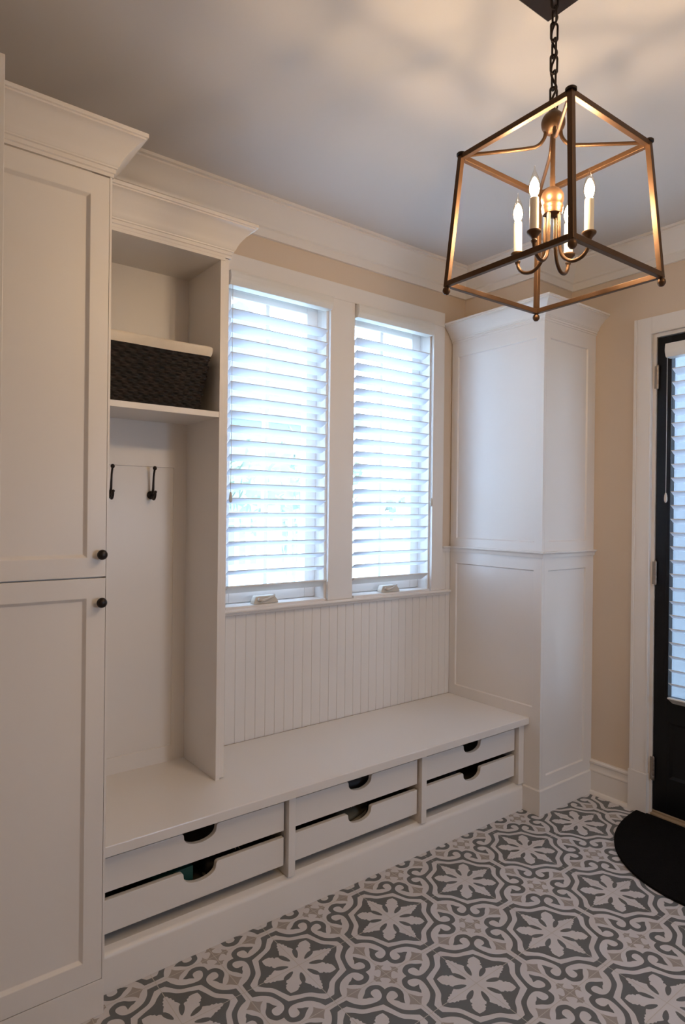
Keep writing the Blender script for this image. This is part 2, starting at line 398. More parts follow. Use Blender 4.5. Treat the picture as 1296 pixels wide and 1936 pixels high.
# windows
def window(n, x0, x1, label):
    r = sempty('window_%d' % n, label, 'window')
    y0, y1 = YB, YB+.14
    struct('jamb', boxes((x0, x0+.012, y0, y1, WZ0, WZ1), (x1-.012, x1, y0, y1, WZ0, WZ1), (x0+.012, x1-.012, y0, y1, WZ1-.012, WZ1), (x0+.012, x1-.012, y0-.018, y1, WZ0, WZ0+.010)), TRIM, r)
    a, b = x0+.012, x1-.012; ys = YB+.075
    sw = .062
    struct('sash', boxes((a, a+sw, ys, ys+.045, WZ0+.012, WZ1-.012), (b-sw, b, ys, ys+.045, WZ0+.012, WZ1-.012), (a+sw, b-sw, ys, ys+.045, WZ0+.012, WZ0+.085), (a+sw, b-sw, ys, ys+.045, WZ1-.075, WZ1-.012)), TRIM, r, bevel=.003)
    cx = (a+b)/2-.012
    struct('muntin', boxes((cx-.010, cx+.010, ys+.008, ys+.036, WZ0+.085, WZ1-.075)), TRIM, r)
    struct('pane', boxes((a+sw-.004, b-sw+.004, ys+.020, ys+.024, WZ0+.081, WZ1-.071)), GLASS, r)
    # folding crank on the sill
    kx = -.895 if n == 1 else -.135
    bm = bmesh.new(); yk = YB-.004
    pts = [(-.066, 1.0725), (.066, 1.0725), (.063, 1.086), (.050, 1.106), (-.046, 1.106), (-.060, 1.086)]
    prism(bm, pts, lambda u, v, d: (kx+u, yk+d+(v-1.072)*.30, v), 0, .036)
    k = struct('crank_handle', bm, CREAM, r, bevel=.004)
    bm = bmesh.new()
    tube(bm, [(kx+.046, yk+.004, 1.107), (kx+.030, yk-.002, 1.103), (kx+.005, yk-.006, 1.093), (kx-.025, yk-.006, 1.088), (kx-.044, yk-.004, 1.094)], [.004, .005, .005, .006, .007], 10)
    struct('lever', bm, CREAM, k, smooth=True)
    k['label'] = 'almond folding crank'
    return r
window(1, *LW, 'casement window next to the open locker')
window(2, *RW, 'casement window next to the corner cabinet')

# entry door
dr = sempty('door_1', 'black entry door with glass behind a white blind', 'door')
struct('jamb', boxes((XR, XR+.14, -.172, -.155, 0, DZ), (XR, XR+.14, -1.105, -1.088, 0, DZ), (XR, XR+.14, -1.088, -.172, 2.378, DZ)), TRIM, dr)
struct('threshold', boxes((XR-.014, XR+.14, -1.088, -.172, 0, .018), (XR+.004, XR+.1, -1.088, -.172, .018, .028)), WOODSILL, dr, bevel=.003)
X0 = XR+.006; GY0, GY1, GZ0, GZ1 = -1.020, -.242, .60, 2.28
bm = bmesh.new()
ya, yb2 = -1.085, -.175; za, zb2 = .030, 2.374
box(bm, X0, X0+.044, GY1, yb2, za, zb2); box(bm, X0, X0+.044, ya, GY0, za, zb2)
box(bm, X0, X0+.044, GY0, GY1, GZ1, zb2)
shaker(bm, faceX(X0), -GY1, -GY0, za, GZ0, -GY1+.012, -GY0-.012, .205, .48, .008, .014, .044)
struct('door_panel', bm, BLACK, dr, bevel=.0015)
bm = bmesh.new()
fr = .006
box(bm, X0-.008, X0, GY1-fr, GY1+.012, GZ0-.012, GZ1+.012); box(bm, X0-.008, X0, GY0-.012, GY0+fr, GZ0-.012, GZ1+.012)
box(bm, X0-.008, X0, GY0+fr, GY1-fr, GZ0-.012, GZ0+fr); box(bm, X0-.008, X0, GY0+fr, GY1-fr, GZ1-fr, GZ1+.012)
struct('glass_frame', bm, BLACK, dr, bevel=.002)
struct('pane', boxes((X0+.018, X0+.024, GY0, GY1, GZ0, GZ1)), GLASS, dr)
for z in (2.178, 1.206, .235):
    bm = bmesh.new()
    for k in range(5):
        lathe(bm, [(.0075, 0), (.0078, .001), (.0078, .0215), (.0075, .0225)], (XR-.004, -.1805, z-.0572+k*.0229), 'z', 14)
    lathe(bm, [(0, -.004), (.004, -.003), (.005, 0)], (XR-.004, -.1805, z-.0572), 'z', 12); lathe(bm, [(.005, 0), (.004, .003), (0, .004)], (XR-.004, -.1805, z+.0572), 'z', 12)
    box(bm, XR-.002, XR+.003, -.1800, -.164, z-.056, z+.056)
    struct('hinge', bm, NICKEL, dr, smooth=30)

# ------------------------------------------------------------------ tall cabinet (left)
YL, XE = .177, -1.795
tc = thing('tall_cabinet', 'tall white two door cabinet with dark round knobs left of the open locker', 'cabinet', (-2.12, .47, 0))
tc.matrix_world
def pa(o, root):                       # parent while keeping world coordinates in the mesh
    o.parent = root; o.matrix_parent_inverse = Matrix.Translation(-root.location)
    return o
XW = -2.45
bm = boxes((XW, XE, YL+.0205, .766, .106, 2.473), (-1.8015, XE, YL, YL+.0205, .106, 2.473))
pa(obj('carcass', bm, WHITE), tc)
pa(obj('plinth', boxes((XW, XE, YL+.001, .766, 0, .1055)), WHITE, bevel=.001), tc)
def kn(bm, x, z):
    lathe(bm, [(.0, -.030), (.006, -.0295), (.011, -.027), (.0145, -.022), (.0150, -.018), (.013, -.014), (.008, -.011), (.0055, -.007), (.0065, -.002), (.009, 0)], (x, YL, z), 'y', 24)
for nm, z0, z1, iz0, iz1, kz in (('u', 1.2955, 2.4700, 1.352, 2.409, 1.361), ('l', .108, 1.2915, .172, 1.234, 1.221)):
    bm = bmesh.new(); shaker(bm, faceY(YL), -2.40, -1.8025, z0, z1, -2.338, -1.8565, iz0, iz1, .010, .009, .020)
    d = pa(obj('door', bm, WHITE, bevel=.0012), tc)
    bm = bmesh.new(); kn(bm, -1.8185, kz); k = obj('knob', bm, KNOB, smooth=True); k.parent = d
    k['label'] = 'dark bronze round knob'
bm = bmesh.new(); sweep(bm, crown_prof(2.4735, .123, .080), [(XW, YL+.002), (XE, YL+.002), (XE, .377)])
pa(obj('crown_molding', bm, WHITE, smooth=25), tc)

# side panel of the next tall unit, just entering the frame
sp = tag(obj('side_panel_board', boxes((-2.150, -2.1120, .0, .045, 0, 2.600)), WHITE, bevel=.002), 'white upright board edge at the far left, rising past the cabinet crown', 'board')

# ------------------------------------------------------------------ bench
HB, YO, YBS, XC = .4702, .2196, .249, .3133
bn = thing('storage_bench', 'long white built in bench with six open top shoe drawers under the windows', 'bench', (-.74, .5, 0))
pa(obj('seat', boxes((XE+.0005, XC-.0005, YO, .7655, .436, HB)), BENCH, bevel=.003), bn)
pl = [(.7655, 0), (YBS, 0), (YBS, .104), (.2505, .112), (.255, .119), (.262, .124), (.272, .128), (.277, .1315), (.7655, .1315)]
bm = bmesh.new(); prism(bm, pl, lambda u, v, d: (d, u, v), XE+.001, XC-.001)
pa(obj('base_board', bm, WHITE, smooth=30), bn)
DV = [(XE+.001, -1.786), (-1.1, -1.07), (-.409, -.379), (.272, XC-.001)]
for a, b in DV:
    pa(obj('divider', boxes((a, b, YBS+.0005, .7655, .1315, .436)), WHITE, bevel=.001), bn)
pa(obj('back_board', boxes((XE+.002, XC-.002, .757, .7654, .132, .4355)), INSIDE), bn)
DRW = []
def drawer(x0, x1, z0, z1):
    yf = .270; cxm = (x0+x1)/2; hw, dp = .060, .047
    o = [(x0, z0), (x1, z0), (x1, z1)]
    rr = .010
    for k in range(5): t = PI/2*k/4; o.append((cxm+hw+rr-rr*math.sin(t), z1-rr+rr*math.cos(t)))
    for k in range(1, 16):
        t = PI*k/16; o.append((cxm+hw*math.cos(t), z1-rr-(dp-rr)*math.sin(t)**.8))
    for k in range(5): t = PI/2*k/4; o.append((cxm-hw-rr+rr*math.cos(t), z1-rr+rr*math.sin(t)))
    o.append((x0, z1))
    bm = bmesh.new(); prism(bm, o, faceY(yf), 0, .018)
    d = pa(obj('drawer', bm, WHITE, bevel=.0012), bn)
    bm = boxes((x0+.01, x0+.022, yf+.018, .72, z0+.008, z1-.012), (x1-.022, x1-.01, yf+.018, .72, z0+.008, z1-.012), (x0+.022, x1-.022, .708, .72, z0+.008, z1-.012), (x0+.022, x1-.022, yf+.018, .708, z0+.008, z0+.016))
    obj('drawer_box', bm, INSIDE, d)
    DRW.append((x0, x1, z0, z1))
for a, b in ((-1.786, -1.1), (-1.07, -.409), (-.379, .272)):
    for z0, z1 in ((.302, .408), (.172, .277)):
        drawer(a+.004, b-.009, z0, z1)

# ------------------------------------------------------------------ open locker
YK = .4588; YBK = .7466
lk = thing('open_locker', 'open white locker with a shelf and coat hooks standing on the bench end', 'locker', (-1.53, .6, HB))
ZT = 2.440
pa(obj('side_panel', boxes((-1.297, -1.2795, YK, .7655, HB, ZT)), WHITE, bevel=.001), lk)
pa(obj('side_panel', boxes((-1.794, -1.776, YK, .7655, HB, ZT)), WHITE, bevel=.001), lk)
pa(obj('filler_strip', boxes((-1.2793, -1.260, YK+.005, .751, HB+.004, 2.452)), WHITE, bevel=.001), lk)
pa(obj('top_panel', boxes((-1.794, -1.2795, YK, .7655, ZT, 2.470)), WHITE), lk)
bm = bmesh.new(); shaker(bm, faceY(YBK), -1.776, -1.297, HB, 1.8445, -1.721, -1.352, .533, 1.665, .005, .0015, .0185)
bp_ = pa(obj('back_panel', bm, WHITE), lk)
pa(obj('back_panel', boxes((-1.776, -1.297, YBK, .765, 1.8665, ZT)), WHITE), lk)
pa(obj('shelf', boxes((-1.776, -1.297, YK+.001, YBK, 1.8445, 1.8665)), WHITE, bevel=.001), lk)
bm = bmesh.new(); sweep(bm, crown_prof(2.452, .123, .080), [(-1.794, YK), (-1.260, YK), (-1.260, .7515)])
box(bm, -1.794, -1.2795, YK-.003, YK, 2.440, 2.453)
pa(obj('crown_molding', bm, WHITE, smooth=25), lk)
def hook(x):
    z = 1.551; y = YBK+.0048
    bm = bmesh.new()
    lathe(bm, [(.0, -.010), (.008, -.0095), (.013, -.007), (.0165, -.003), (.0165, 0)], (x, y, z), 'y', 20)
    h = pa(obj('coat_hook', bm, KNOB, smooth=40), lk); h['label'] = 'black double coat hook'
    bm = bmesh.new(); p = catmull([(x, y-.006, z), (x, y-.022, z+.018), (x, y-.026, z+.048), (x, y-.030, z+.078), (x, y-.040, z+.106)], 6)
    tube(bm, p, [.0058-.0018*min(1, i/(len(p)*.6)) for i in range(len(p))], 10)
    c = p[-1]; lathe(bm, [(0, -.008), (.005, -.007), (.0075, -.003), (.008, .001), (.006, .006), (.003, .008), (0, .0085)], tuple(c), 'z', 14)
    obj('upper_prong', bm, KNOB, h, smooth=True)
    bm = bmesh.new(); p = catmull([(x, y-.006, z-.002), (x, y-.020, z-.012), (x, y-.034, z-.016), (x, y-.046, z-.004), (x, y-.049, z+.012)], 6)
    tube(bm, p, [.0058-.0015*i/len(p) for i in range(len(p))], 10)
    c = p[-1]; lathe(bm, [(0, -.006), (.005, -.004), (.0065, 0), (.005, .004), (0, .006)], tuple(c), 'z', 12)
    obj('lower_prong', bm, KNOB, h, smooth=True)
hook(-1.447); hook(-1.612)

# ------------------------------------------------------------------ wicker basket on the locker shelf
def basket():
    zb, zt = 1.8672, 2.100
    bx0, bx1, by0, by1 = -1.715, -1.362, .484, .690       # foot
    tx0, tx1, ty0, ty1 = -1.757, -1.325, .464, .712       # rim
    root = thing('storage_basket', 'dark woven wicker basket with cream cloth liner on the locker shelf', 'basket', (-1.54, .587, zb))
    def ring(t, off=0.0, n=480):
        x0, x1, y0, y1 = [a+(b-a)*t for a, b in ((bx0, tx0), (bx1, tx1), (by0, ty0), (by1, ty1))]
        x0 -= off; x1 += off; y0 -= off; y1 += off
        r = .022; out = []
        segs = [((x0+r, y0), (x1-r, y0)), ((x1-r, y0+r), -PI/2), ((x1, y0+r), (x1, y1-r)), ((x1-r, y1-r), 0), ((x1-r, y1), (x0+r, y1)), ((x0+r, y1-r), PI/2), ((x0, y1-r), (x0, y0+r)), ((x0+r, y0+r), PI)]
        ns = (n*30//100, n*3//100, n*17//100, n*3//100)
        for i, s in enumerate(segs):
            k = ns[i % 4] if i < 4 else ns[i-4]
            for q in range(k):
                f = q/k
                if isinstance(s[1], tuple):
                    (ax, ay), (bx, by) = s; px, py = ax+(bx-ax)*f, ay+(by-ay)*f
                    d = (by-ay, -(bx-ax)); L = math.hypot(*d); nx, ny = d[0]/L, d[1]/L
                else:
                    a = s[1]+f*PI/2; px, py = s[0][0]+r*math.cos(a), s[0][1]+r*math.sin(a); nx, ny = math.cos(a), math.sin(a)
                out.append((px, py, nx, ny))
        return out
    bm = bmesh.new(); rows = 26; sub = 4; rings = []
    for i in range(rows*sub+1):
        t = i/(rows*sub); z = zb+(zt-.012-zb)*t; row = i//sub; ph = (i % sub)/sub
        rp = ring(t); M = len(rp); cur = []
        stakes = 62
        for k, (px, py, nx, ny) in enumerate(rp):
            u = k/M*stakes
            d = .0030*math.copysign(abs(math.cos(PI*u+PI*(row//2)))**.6, math.cos(PI*u+PI*(row//2)))*math.sin(PI*ph)**.5 + .0014*math.sin(PI*ph)
            cur.append(bm.verts.new((px+nx*d, py+ny*d, z)))
        rings.append(cur)
    for a, b in zip(rings, rings[1:]):
        n = len(a)
        for k in range(n): bm.faces.new((a[k], a[(k+1) % n], b[(k+1) % n], b[k]))
    bm.faces.new(rings[0][::-1])
    pa(obj('wicker_body', bm, WICKER, smooth=True), root)
    bm = bmesh.new(); rings = []
    prof = [(.962, .0045, .0), (.97, .007, .30), (1.0, .0075, .7), (1.0, .0055, .92), (1.0, .001, 1.0), (1.0, -.004, .95), (.98, -.006, .6), (.9, -.006, -1.6), (.80, -.006, -2.6)]
    for t, off, h in prof:
        z = 2.069+.037*h
        tt = (z-zb)/(zt-zb)
        rings.append([bm.verts.new((px, py, z+.0007*math.sin(k*.05))) for k, (px, py, nx, ny) in enumerate(ring(min(tt, 1.02), off, 480))])
    for a, b in zip(rings, rings[1:]):
        n = len(a)
        for k in range(n): bm.faces.new((a[k], a[(k+1) % n], b[(k+1) % n], b[k]))
    l = pa(obj('cloth_liner', bm, LINER, smooth=True), root); l['label'] = 'cream folded cloth rim'
basket()

# ------------------------------------------------------------------ panelled cabinet in the right corner
YC = .1561
rc = thing('corner_cabinet', 'tall white panelled cabinet boxed into the corner between window and door', 'cabinet', (.54, .45, 0))
fl_ = lambda u, v, d: (XC+d, u, v)
def lpanel(z0, z1, iz0, iz1):
    bm = bmesh.new(); shaker(bm, fl_, YC, .7655, z0, z1, .204, .722, iz0, iz1, .008, .004, .02); return bm
def fpanel(z0, z1, iz0, iz1):
    bm = bmesh.new(); shaker(bm, faceY(YC), XC+.02, XR-.0005, z0, z1, .365, .702, iz0, iz1, .008, .004, .02); return bm
pa(obj('side_panel', lpanel(1.290, 2.470, 1.350, 2.372), WHITE, bevel=.001), rc)
pa(obj('side_panel', lpanel(0.0, 1.290, .525, 1.210), WHITE, bevel=.001), rc)
pa(obj('front_panel', fpanel(1.290, 2.470, 1.354, 2.372), WHITE, bevel=.001), rc)
pa(obj('front_panel', fpanel(0.0, 1.290, .186, 1.210), WHITE, bevel=.001), rc)
pa(obj('top_board', boxes((XC, .422, YC, .7655, 2.470, 2.490), (.422, XR-.0005, YC, .302, 2.470, 2.490)), WHITE), rc)
bm = bmesh.new(); sweep(bm, crown_prof(2.452, .100, .080), [(XC, .7655), (XC, YC), (XR-.0005, YC)])
pa(obj('crown_molding', bm, WHITE, smooth=25), rc)
bm = bmesh.new(); sweep(bm, rail, [(XC, .7655), (XC, YC), (XR-.0005, YC)])
pa(obj('chair_rail', bm, WHITE), rc)
bm = bmesh.new(); sweep(bm, [(0, 0), (.008, 0), (.008, .120), (.004, .1255), (0, .126)], [(XC, .2485), (XC, YC), (XR-.0005, YC)])
pa(obj('base_board', bm, WHITE), rc)

# ------------------------------------------------------------------ sheer blinds
def blind(name, label, P, u0, u1, zt, zslat, n, zb, cord_u, cord_z, head, group, slat_u=None):
    """P(u, depth, z): depth grows from the room towards the glass"""
    root = thing(name, label, 'blind', P((u0+u1)/2, .03, zt), group)
    hz0, hz1 = head
    bm = bmesh.new()
    hp = [(.0, hz0+.012), (-.004, hz0+.022), (-.006, (hz0+hz1)/2), (-.004, hz1-.012), (0, hz1), (.055, hz1), (.055, hz0), (.006, hz0)]
    a = [bm.verts.new(P(u0, d, z)) for d, z in hp]; b = [bm.verts.new(P(u1, d, z)) for d, z in hp]
    for i in range(len(hp)): bm.faces.new((a[i], b[i], b[(i+1) % len(hp)], a[(i+1) % len(hp)]))
    bm.faces.new(a); bm.faces.new(b[::-1])
    pa(obj('headrail', bm, PLASTIC, bevel=.002), root)
    s0, s1 = slat_u or (u0+.004, u1-.004)
    bm = bmesh.new(); sp_ = (zslat-(zb+.006))/n
    for i in range(n):
        z = zslat-i*sp_
        pr_ = []
        for k in range(6):
            t = k/5; pr_.append((.016+.055*t, z-.024*t-.004*math.sin(PI*t)))
        th = .0012
        up_ = [(d, zz+th) for d, zz in pr_]; ring_ = pr_+up_[::-1]
        a = [bm.verts.new(P(s0, d, zz)) for d, zz in ring_]; b = [bm.verts.new(P(s1, d, zz)) for d, zz in ring_]
        m_ = len(ring_)
        for q in range(m_): bm.faces.new((a[q], b[q], b[(q+1) % m_], a[(q+1) % m_]))
        bm.faces.new(a); bm.faces.new(b[::-1])
        n0 = len(bm.faces)
        a = [bm.verts.new(P(s0, d, zz)) for d, zz in ((.0148, z-.0016), (.0148, z+.0016), (.0160, z+.0016), (.0160, z-.0016))]
        b = [bm.verts.new(P(s1, d, zz)) for d, zz in ((.0148, z-.0016), (.0148, z+.0016), (.0160, z+.0016), (.0160, z-.0016))]
        hem = [bm.faces.new((a[q], b[q], b[(q+1) % 4], a[(q+1) % 4])) for q in range(4)]
        for f in hem: f.material_index = 1
    pa(obj('slats', bm, (SLATC, PLASTIC)), root)
    for d in (.0145, .0735):
        bm = bmesh.new()
        bm.faces.new([bm.verts.new(P(*q)) for q in ((s0, d, zb), (s1, d, zb), (s1, d, hz0), (s0, d, hz0))])
        pa(obj('sheer', bm, SHEER), root)
    bm = bmesh.new()
    rp = [(.012, zb+.004), (.010, zb-.002), (.066, zb-.036), (.072, zb-.034), (.072, zb-.026), (.030, zb+.002)]
    a = [bm.verts.new(P(s0-.003, d, z)) for d, z in rp]; b = [bm.verts.new(P(s1+.003, d, z)) for d, z in rp]
    for i in range(len(rp)): bm.faces.new((a[i], b[i], b[(i+1) % len(rp)], a[(i+1) % len(rp)]))
    bm.faces.new(a); bm.faces.new(b[::-1])
    pa(obj('bottom_rail', bm, PLASTIC, bevel=.001), root)
    bm = bmesh.new(); tube(bm, [P(cord_u, .004, hz0+.004), P(cord_u, .004, (hz0+cord_z)/2), P(cord_u, .004, cord_z+.02)], .0012, 6)
    c = pa(obj('cord', bm, PLASTIC, smooth=True), root)
    bm = bmesh.new(); q = P(cord_u, .004, cord_z)
    lathe(bm, [(0, .030), (.003, .028), (.006, .018), (.0075, .004), (.0075, -.006), (.005, -.016), (0, -.019)], q, 'z', 14)
    tz = obj('tassel', bm, CREAM, c, smooth=True)
    return root
WP = lambda yf: (lambda u, d, z: (u, yf+d, z))
blind('window_blind', 'white sheer slatted blind on the window beside the open locker', WP(.7305), -1.113, -.563, 2.53, 2.368, 19, 1.162, -1.100, 1.545, (2.466, 2.529), 'sheer blinds', (-1.100, -.578))
blind('window_blind', 'white sheer slatted blind on the window beside the corner cabinet', WP(.7305), -.404, .130, 2.53, 2.362, 19, 1.160, .124, 1.545, (2.462, 2.527), 'sheer blinds', (-.402, .112))
# hold-down cords with the small red tags on the rails
DPt = lambda u, d, z: (.715+d, -u, z)
blind('door_blind', 'white sheer slatted blind mounted on the black door', DPt, .243, 1.012, 2.33, 2.200, 24, .612, .252, 1.572, (2.256, 2.322), 'sheer blinds', (.270, .985))

# ------------------------------------------------------------------ half round mat
bm = bmesh.new(); pts = []
mx0, mcy, mrx, mry = .757, -.612, .622, .502
for k in range(61):
    t = PI/2 + PI*k/60
    ca, sa = math.cos(t), math.sin(t)
    pts.append((mx0+mrx*math.copysign(abs(ca)**.93, ca), mcy+mry*math.copysign(abs(sa)**.93, sa)))
prism(bm, pts, lambda u, v, d: (u, v, d), .0, .011)
tag(obj('door_mat', bm, MAT_RUB, bevel=.003), 'black half round mat on the tiles before the black door', 'mat')

# ------------------------------------------------------------------ lantern
LX, LY = -.961, -.754; TH = -.8102
ln = thing('pendant_lantern', 'open bronze cage lantern with four candle bulbs hanging by a chain', 'lantern', (LX, LY, CZ))
def lp(r, k, z): a = TH+PI/2*k; return Vector((LX+r*math.cos(a), LY+r*math.sin(a), z))
BZ, TZ, SB, ST, BW = 2.104, 2.440, .2690, .2345, .0135
def L(name, bm, m=BRONZE, parent=None, **k):
    o = obj(name, bm, m, **k)
    if parent is None: pa(o, ln)
    else: o.parent = parent
    return o
ca_ = .079
bm = bmesh.new()
cs = [Vector((LX+.1115*math.cos(TH+PI/2*k), LY+.1115*math.sin(TH+PI/2*k), 0)) for k in range(4)]
a = [bm.verts.new((c.x, c.y, CZ)) for c in cs]; b = [bm.verts.new((c.x, c.y, CZ-.012)) for c in cs]; cc = [bm.verts.new((LX+(c.x-LX)*.9, LY+(c.y-LY)*.9, CZ-.020)) for c in cs]
for p, q in ((a, b), (b, cc)):
    for i in range(4): bm.faces.new((p[i], p[(i+1) % 4], q[(i+1) % 4], q[i]))
bm.faces.new(a); bm.faces.new(cc)
L('canopy', bm, DKBRONZE)
bm = bmesh.new(); n = 7; z0, z1 = 2.560, CZ-.018; pitch_ = (z1-z0)/n
for i in range(n):
    zc = z0+pitch_*(i+.5); hl = pitch_/2+.0035; wv = .0095; pts = []
    ax = Vector((math.cos(TH+.35+i*PI/2), math.sin(TH+.35+i*PI/2), 0))
    for k in range(20):
        t = 2*PI*k/20; s, c = math.sin(t), math.cos(t)
        pts.append(Vector((LX, LY, zc)) + ax*wv*c + Vector((0, 0, math.copysign(max(0, hl-wv)+0, s)+wv*s)))
    tube(bm, pts, .0028, 8, True)
L('chain', bm, DKBRONZE, smooth=True)
bm = bmesh.new(); p = [Vector((LX+.007*math.cos(i*.9+1), LY+.007*math.sin(i*.9+1), z0-.02+(z1-z0+.02)*i/24)) for i in range(25)]
tube(bm, catmull(p, 3), .0030, 8)
L('cord', bm, DKBRONZE, smooth=True)
for k in range(4):
    bm = bmesh.new(); bar(bm, lp(SB, k, BZ-.007), lp(ST, k, TZ+.007), BW, BW, (math.cos(TH+PI/2*k+PI/4), math.sin(TH+PI/2*k+PI/4), 0))
    L('post', bm, BRONZE, bevel=.001)
    bm = bmesh.new(); lathe(bm, [(0, -.021), (.006, -.019), (.0100, -.013), (.0105, -.009), (.009, -.003), (.005, .001), (.004, .006)], tuple(lp(SB+.001, k, BZ-.008)), 'z', 16)
    L('finial', bm, BRONZE, smooth=True)
    bm = bmesh.new(); c = lp(ST, k, TZ+.0085); lathe(bm, [(.013, -.004), (.013, .001), (.011, .003), (.004, .004), (.003, .006), (0, .007)], tuple(c), 'z', 16)
    L('corner_cap', bm, DKBRONZE, smooth=40)
    for nm, s, z in (('bottom_rail', SB, BZ), ('top_rail', ST, TZ)):
        bm = bmesh.new(); a_, b_ = lp(s, k, z), lp(s, k+1, z); t = (b_-a_).normalized(); bar(bm, a_+t*.007, b_-t*.007, BW, BW)
        L(nm, bm, BRONZE, bevel=.001)
    # curved stay from the upper ball to the corner
    bm = bmesh.new(); d = (lp(1, k, 0)-lp(0, k, 0)); C0 = Vector((LX, LY, 0))
    pts = [C0+d*.018+Vector((0, 0, 2.500)), C0+d*.022+Vector((0, 0, 2.475)), C0+d*.040+Vector((0, 0, 2.455)), C0+d*.075+Vector((0, 0, 2.450)), C0+d*.150+Vector((0, 0, 2.447)), C0+d*(ST-.006)+Vector((0, 0, TZ+.004))]
    tube(bm, catmull(pts, 6), .0048, 10)
    L('stay', bm, BRONZE, smooth=True)
def ball(bm, z, r): lathe(bm, [(0, -r)]+[(r*math.cos(-PI/2+PI*i/14), r*math.sin(-PI/2+PI*i/14)) for i in range(1, 14)]+[(0, r)], (LX, LY, z), 'z', 28)
bm = bmesh.new(); ball(bm, 2.512, .0305); lathe(bm, [(.014, -.002), (.012, .004), (.006, .008), (.004, .014), (0, .016)], (LX, LY, 2.540), 'z', 16)
L('upper_ball', bm, BRONZE, smooth=40)
bm = bmesh.new(); pts = [Vector((LX, LY, 2.556))+Vector((.010*math.cos(t)*math.cos(TH), .010*math.cos(t)*math.sin(TH), .012*math.sin(t))) for t in [2*PI*i/20 for i in range(20)]]
tube(bm, pts, .0022, 8, True); L('hanging_loop', bm, DKBRONZE, smooth=True)
bm = bmesh.new(); lathe(bm, [(.0068, 2.335), (.0068, 2.372), (.0062, 2.374), (.0062, 2.490)], (LX, LY, 0), 'z', 16)
L('stem', bm, BRONZE, smooth=40)
bm = bmesh.new(); ball(bm, 2.316, .0290); lathe(bm, [(.026, 2.286), (.028, 2.292), (.0265, 2.298)], (LX, LY, 0), 'z', 24); lathe(bm, [(.004, 2.268), (.024, 2.274), (.027, 2.284), (.024, 2.292)], (LX, LY, 0), 'z', 24)
L('lower_ball', bm, BRONZE, smooth=40)
for k in range(4):
    an = .15 + PI/2*k; d = Vector((math.cos(an), math.sin(an), 0)); C0 = Vector((LX, LY, 0)); R = .098
    bm = bmesh.new()
    pts = [C0+d*.018+Vector((0, 0, 2.280)), C0+d*.019+Vector((0, 0, 2.24)), C0+d*.021+Vector((0, 0, 2.190)), C0+d*.030+Vector((0, 0, 2.158)), C0+d*.052+Vector((0, 0, 2.140)), C0+d*.078+Vector((0, 0, 2.142)), C0+d*.094+Vector((0, 0, 2.158)), C0+d*R+Vector((0, 0, 2.180))]
    tube(bm, catmull(pts, 6), .0048, 12)
    arm = L('arm', bm, BRONZE, smooth=True)
    c = C0+d*R
    bm = bmesh.new(); lathe(bm, [(.0055, 2.170), (.008, 2.176), (.006, 2.180), (.008, 2.185), (.0165, 2.194), (.0180, 2.197), (.0175, 2.200), (.010, 2.201)], (c.x, c.y, 0), 'z', 22)
    obj('cup', bm, BRONZE, arm, smooth=40).matrix_parent_inverse = Matrix.Identity(4)
    bm = bmesh.new(); lathe(bm, [(.0112, 2.2005), (.0112, 2.281), (.0095, 2.283)], (c.x, c.y, 0), 'z', 22)
    sl = obj('candle_sleeve', bm, CANDLE, arm, smooth=40); sl['label'] = 'cream candle sleeve'
    bm = bmesh.new(); lathe(bm, [(.0070, 2.2835), (.0095, 2.2875), (.0135, 2.296), (.0150, 2.305), (.0145, 2.314), (.0120, 2.326), (.0082, 2.337), (.0045, 2.346), (.0020, 2.353), (.0014, 2.358), (.0018, 2.361), (0, 2.363)], (c.x, c.y, 0), 'z', 20)
    b_ = obj('bulb', bm, BULBGLASS, arm, smooth=True); b_['label'] = 'lit flame shaped bulb'
    bm = bmesh.new(); lathe(bm, [(0, 2.286), (.006, 2.290), (.0105, 2.298), (.0120, 2.305), (.0112, 2.313), (.008, 2.323), (.004, 2.331), (0, 2.335)], (c.x, c.y, 0), 'z', 16)
    obj('glow', bm, GLOW, arm, smooth=True)

# ------------------------------------------------------------------ things kept in the drawers
def shoe(loc, rz, mu, label):
    r = thing('shoe', label, 'shoe', loc); r.rotation_euler = (0, 0, rz)
    def loft(z0f, hf, m, nm, par=None):
        bm = bmesh.new(); rings = []
        for i in range(13):
            t = i/12; x = -.125+.25*t; wd = (.030+.012*math.sin(PI*t*.9)) * (1-.55*max(0, t-.82)/.18) * (1-.4*max(0, .1-t)/.1)
            h = hf(t); ring = []
            for k in range(14):
                a = 2*PI*k/14; ring.append(bm.verts.new((x, wd*math.cos(a), z0f + (h/2)*(1+math.sin(a)))))
            rings.append(ring)
        for a, b in zip(rings, rings[1:]):
            for k in range(14): bm.faces.new((a[k], a[(k+1) % 14], b[(k+1) % 14], b[k]))
        bm.faces.new(rings[0]); bm.faces.new(rings[-1][::-1])
        return obj(nm, bm, m, par or r, smooth=True)
    loft(.0, lambda t: .018, SOLE, 'sole')
    up_ = loft(.010, lambda t: .052-.022*max(0, (t-.45)/.55), mu, 'upper')
    bm = bmesh.new()
    for q in range(4):
        x = .0+.018*q; tube(bm, [(x, -.014, .060-.006*q), (x+.004, 0, .064-.006*q), (x, .014, .060-.006*q)], .002, 6)
    obj('laces', bm, LACE, r, smooth=True)
shoe((-.76, .38, .3195), 2.8, SHOE_D, 'charcoal shoe in the upper middle drawer')
shoe((-.72, .37, .1895), .35, SHOE_O, 'olive shoe in the lower middle drawer')
shoe((-1.27, .36, .1895), .15, SHOE_D, 'dark shoe in the lower drawer nearest the tall cabinet')
shoe((-.20, .38, .1895), 3.0, SHOE_D, 'dark shoe in the lower drawer nearest the corner cabinet')
tag(obj('shoe_box', boxes((-1.60, -1.455, .305, .55, .1890, .2705)), TEAL, bevel=.002), 'teal card box in the lower drawer nearest the tall cabinet', 'box')

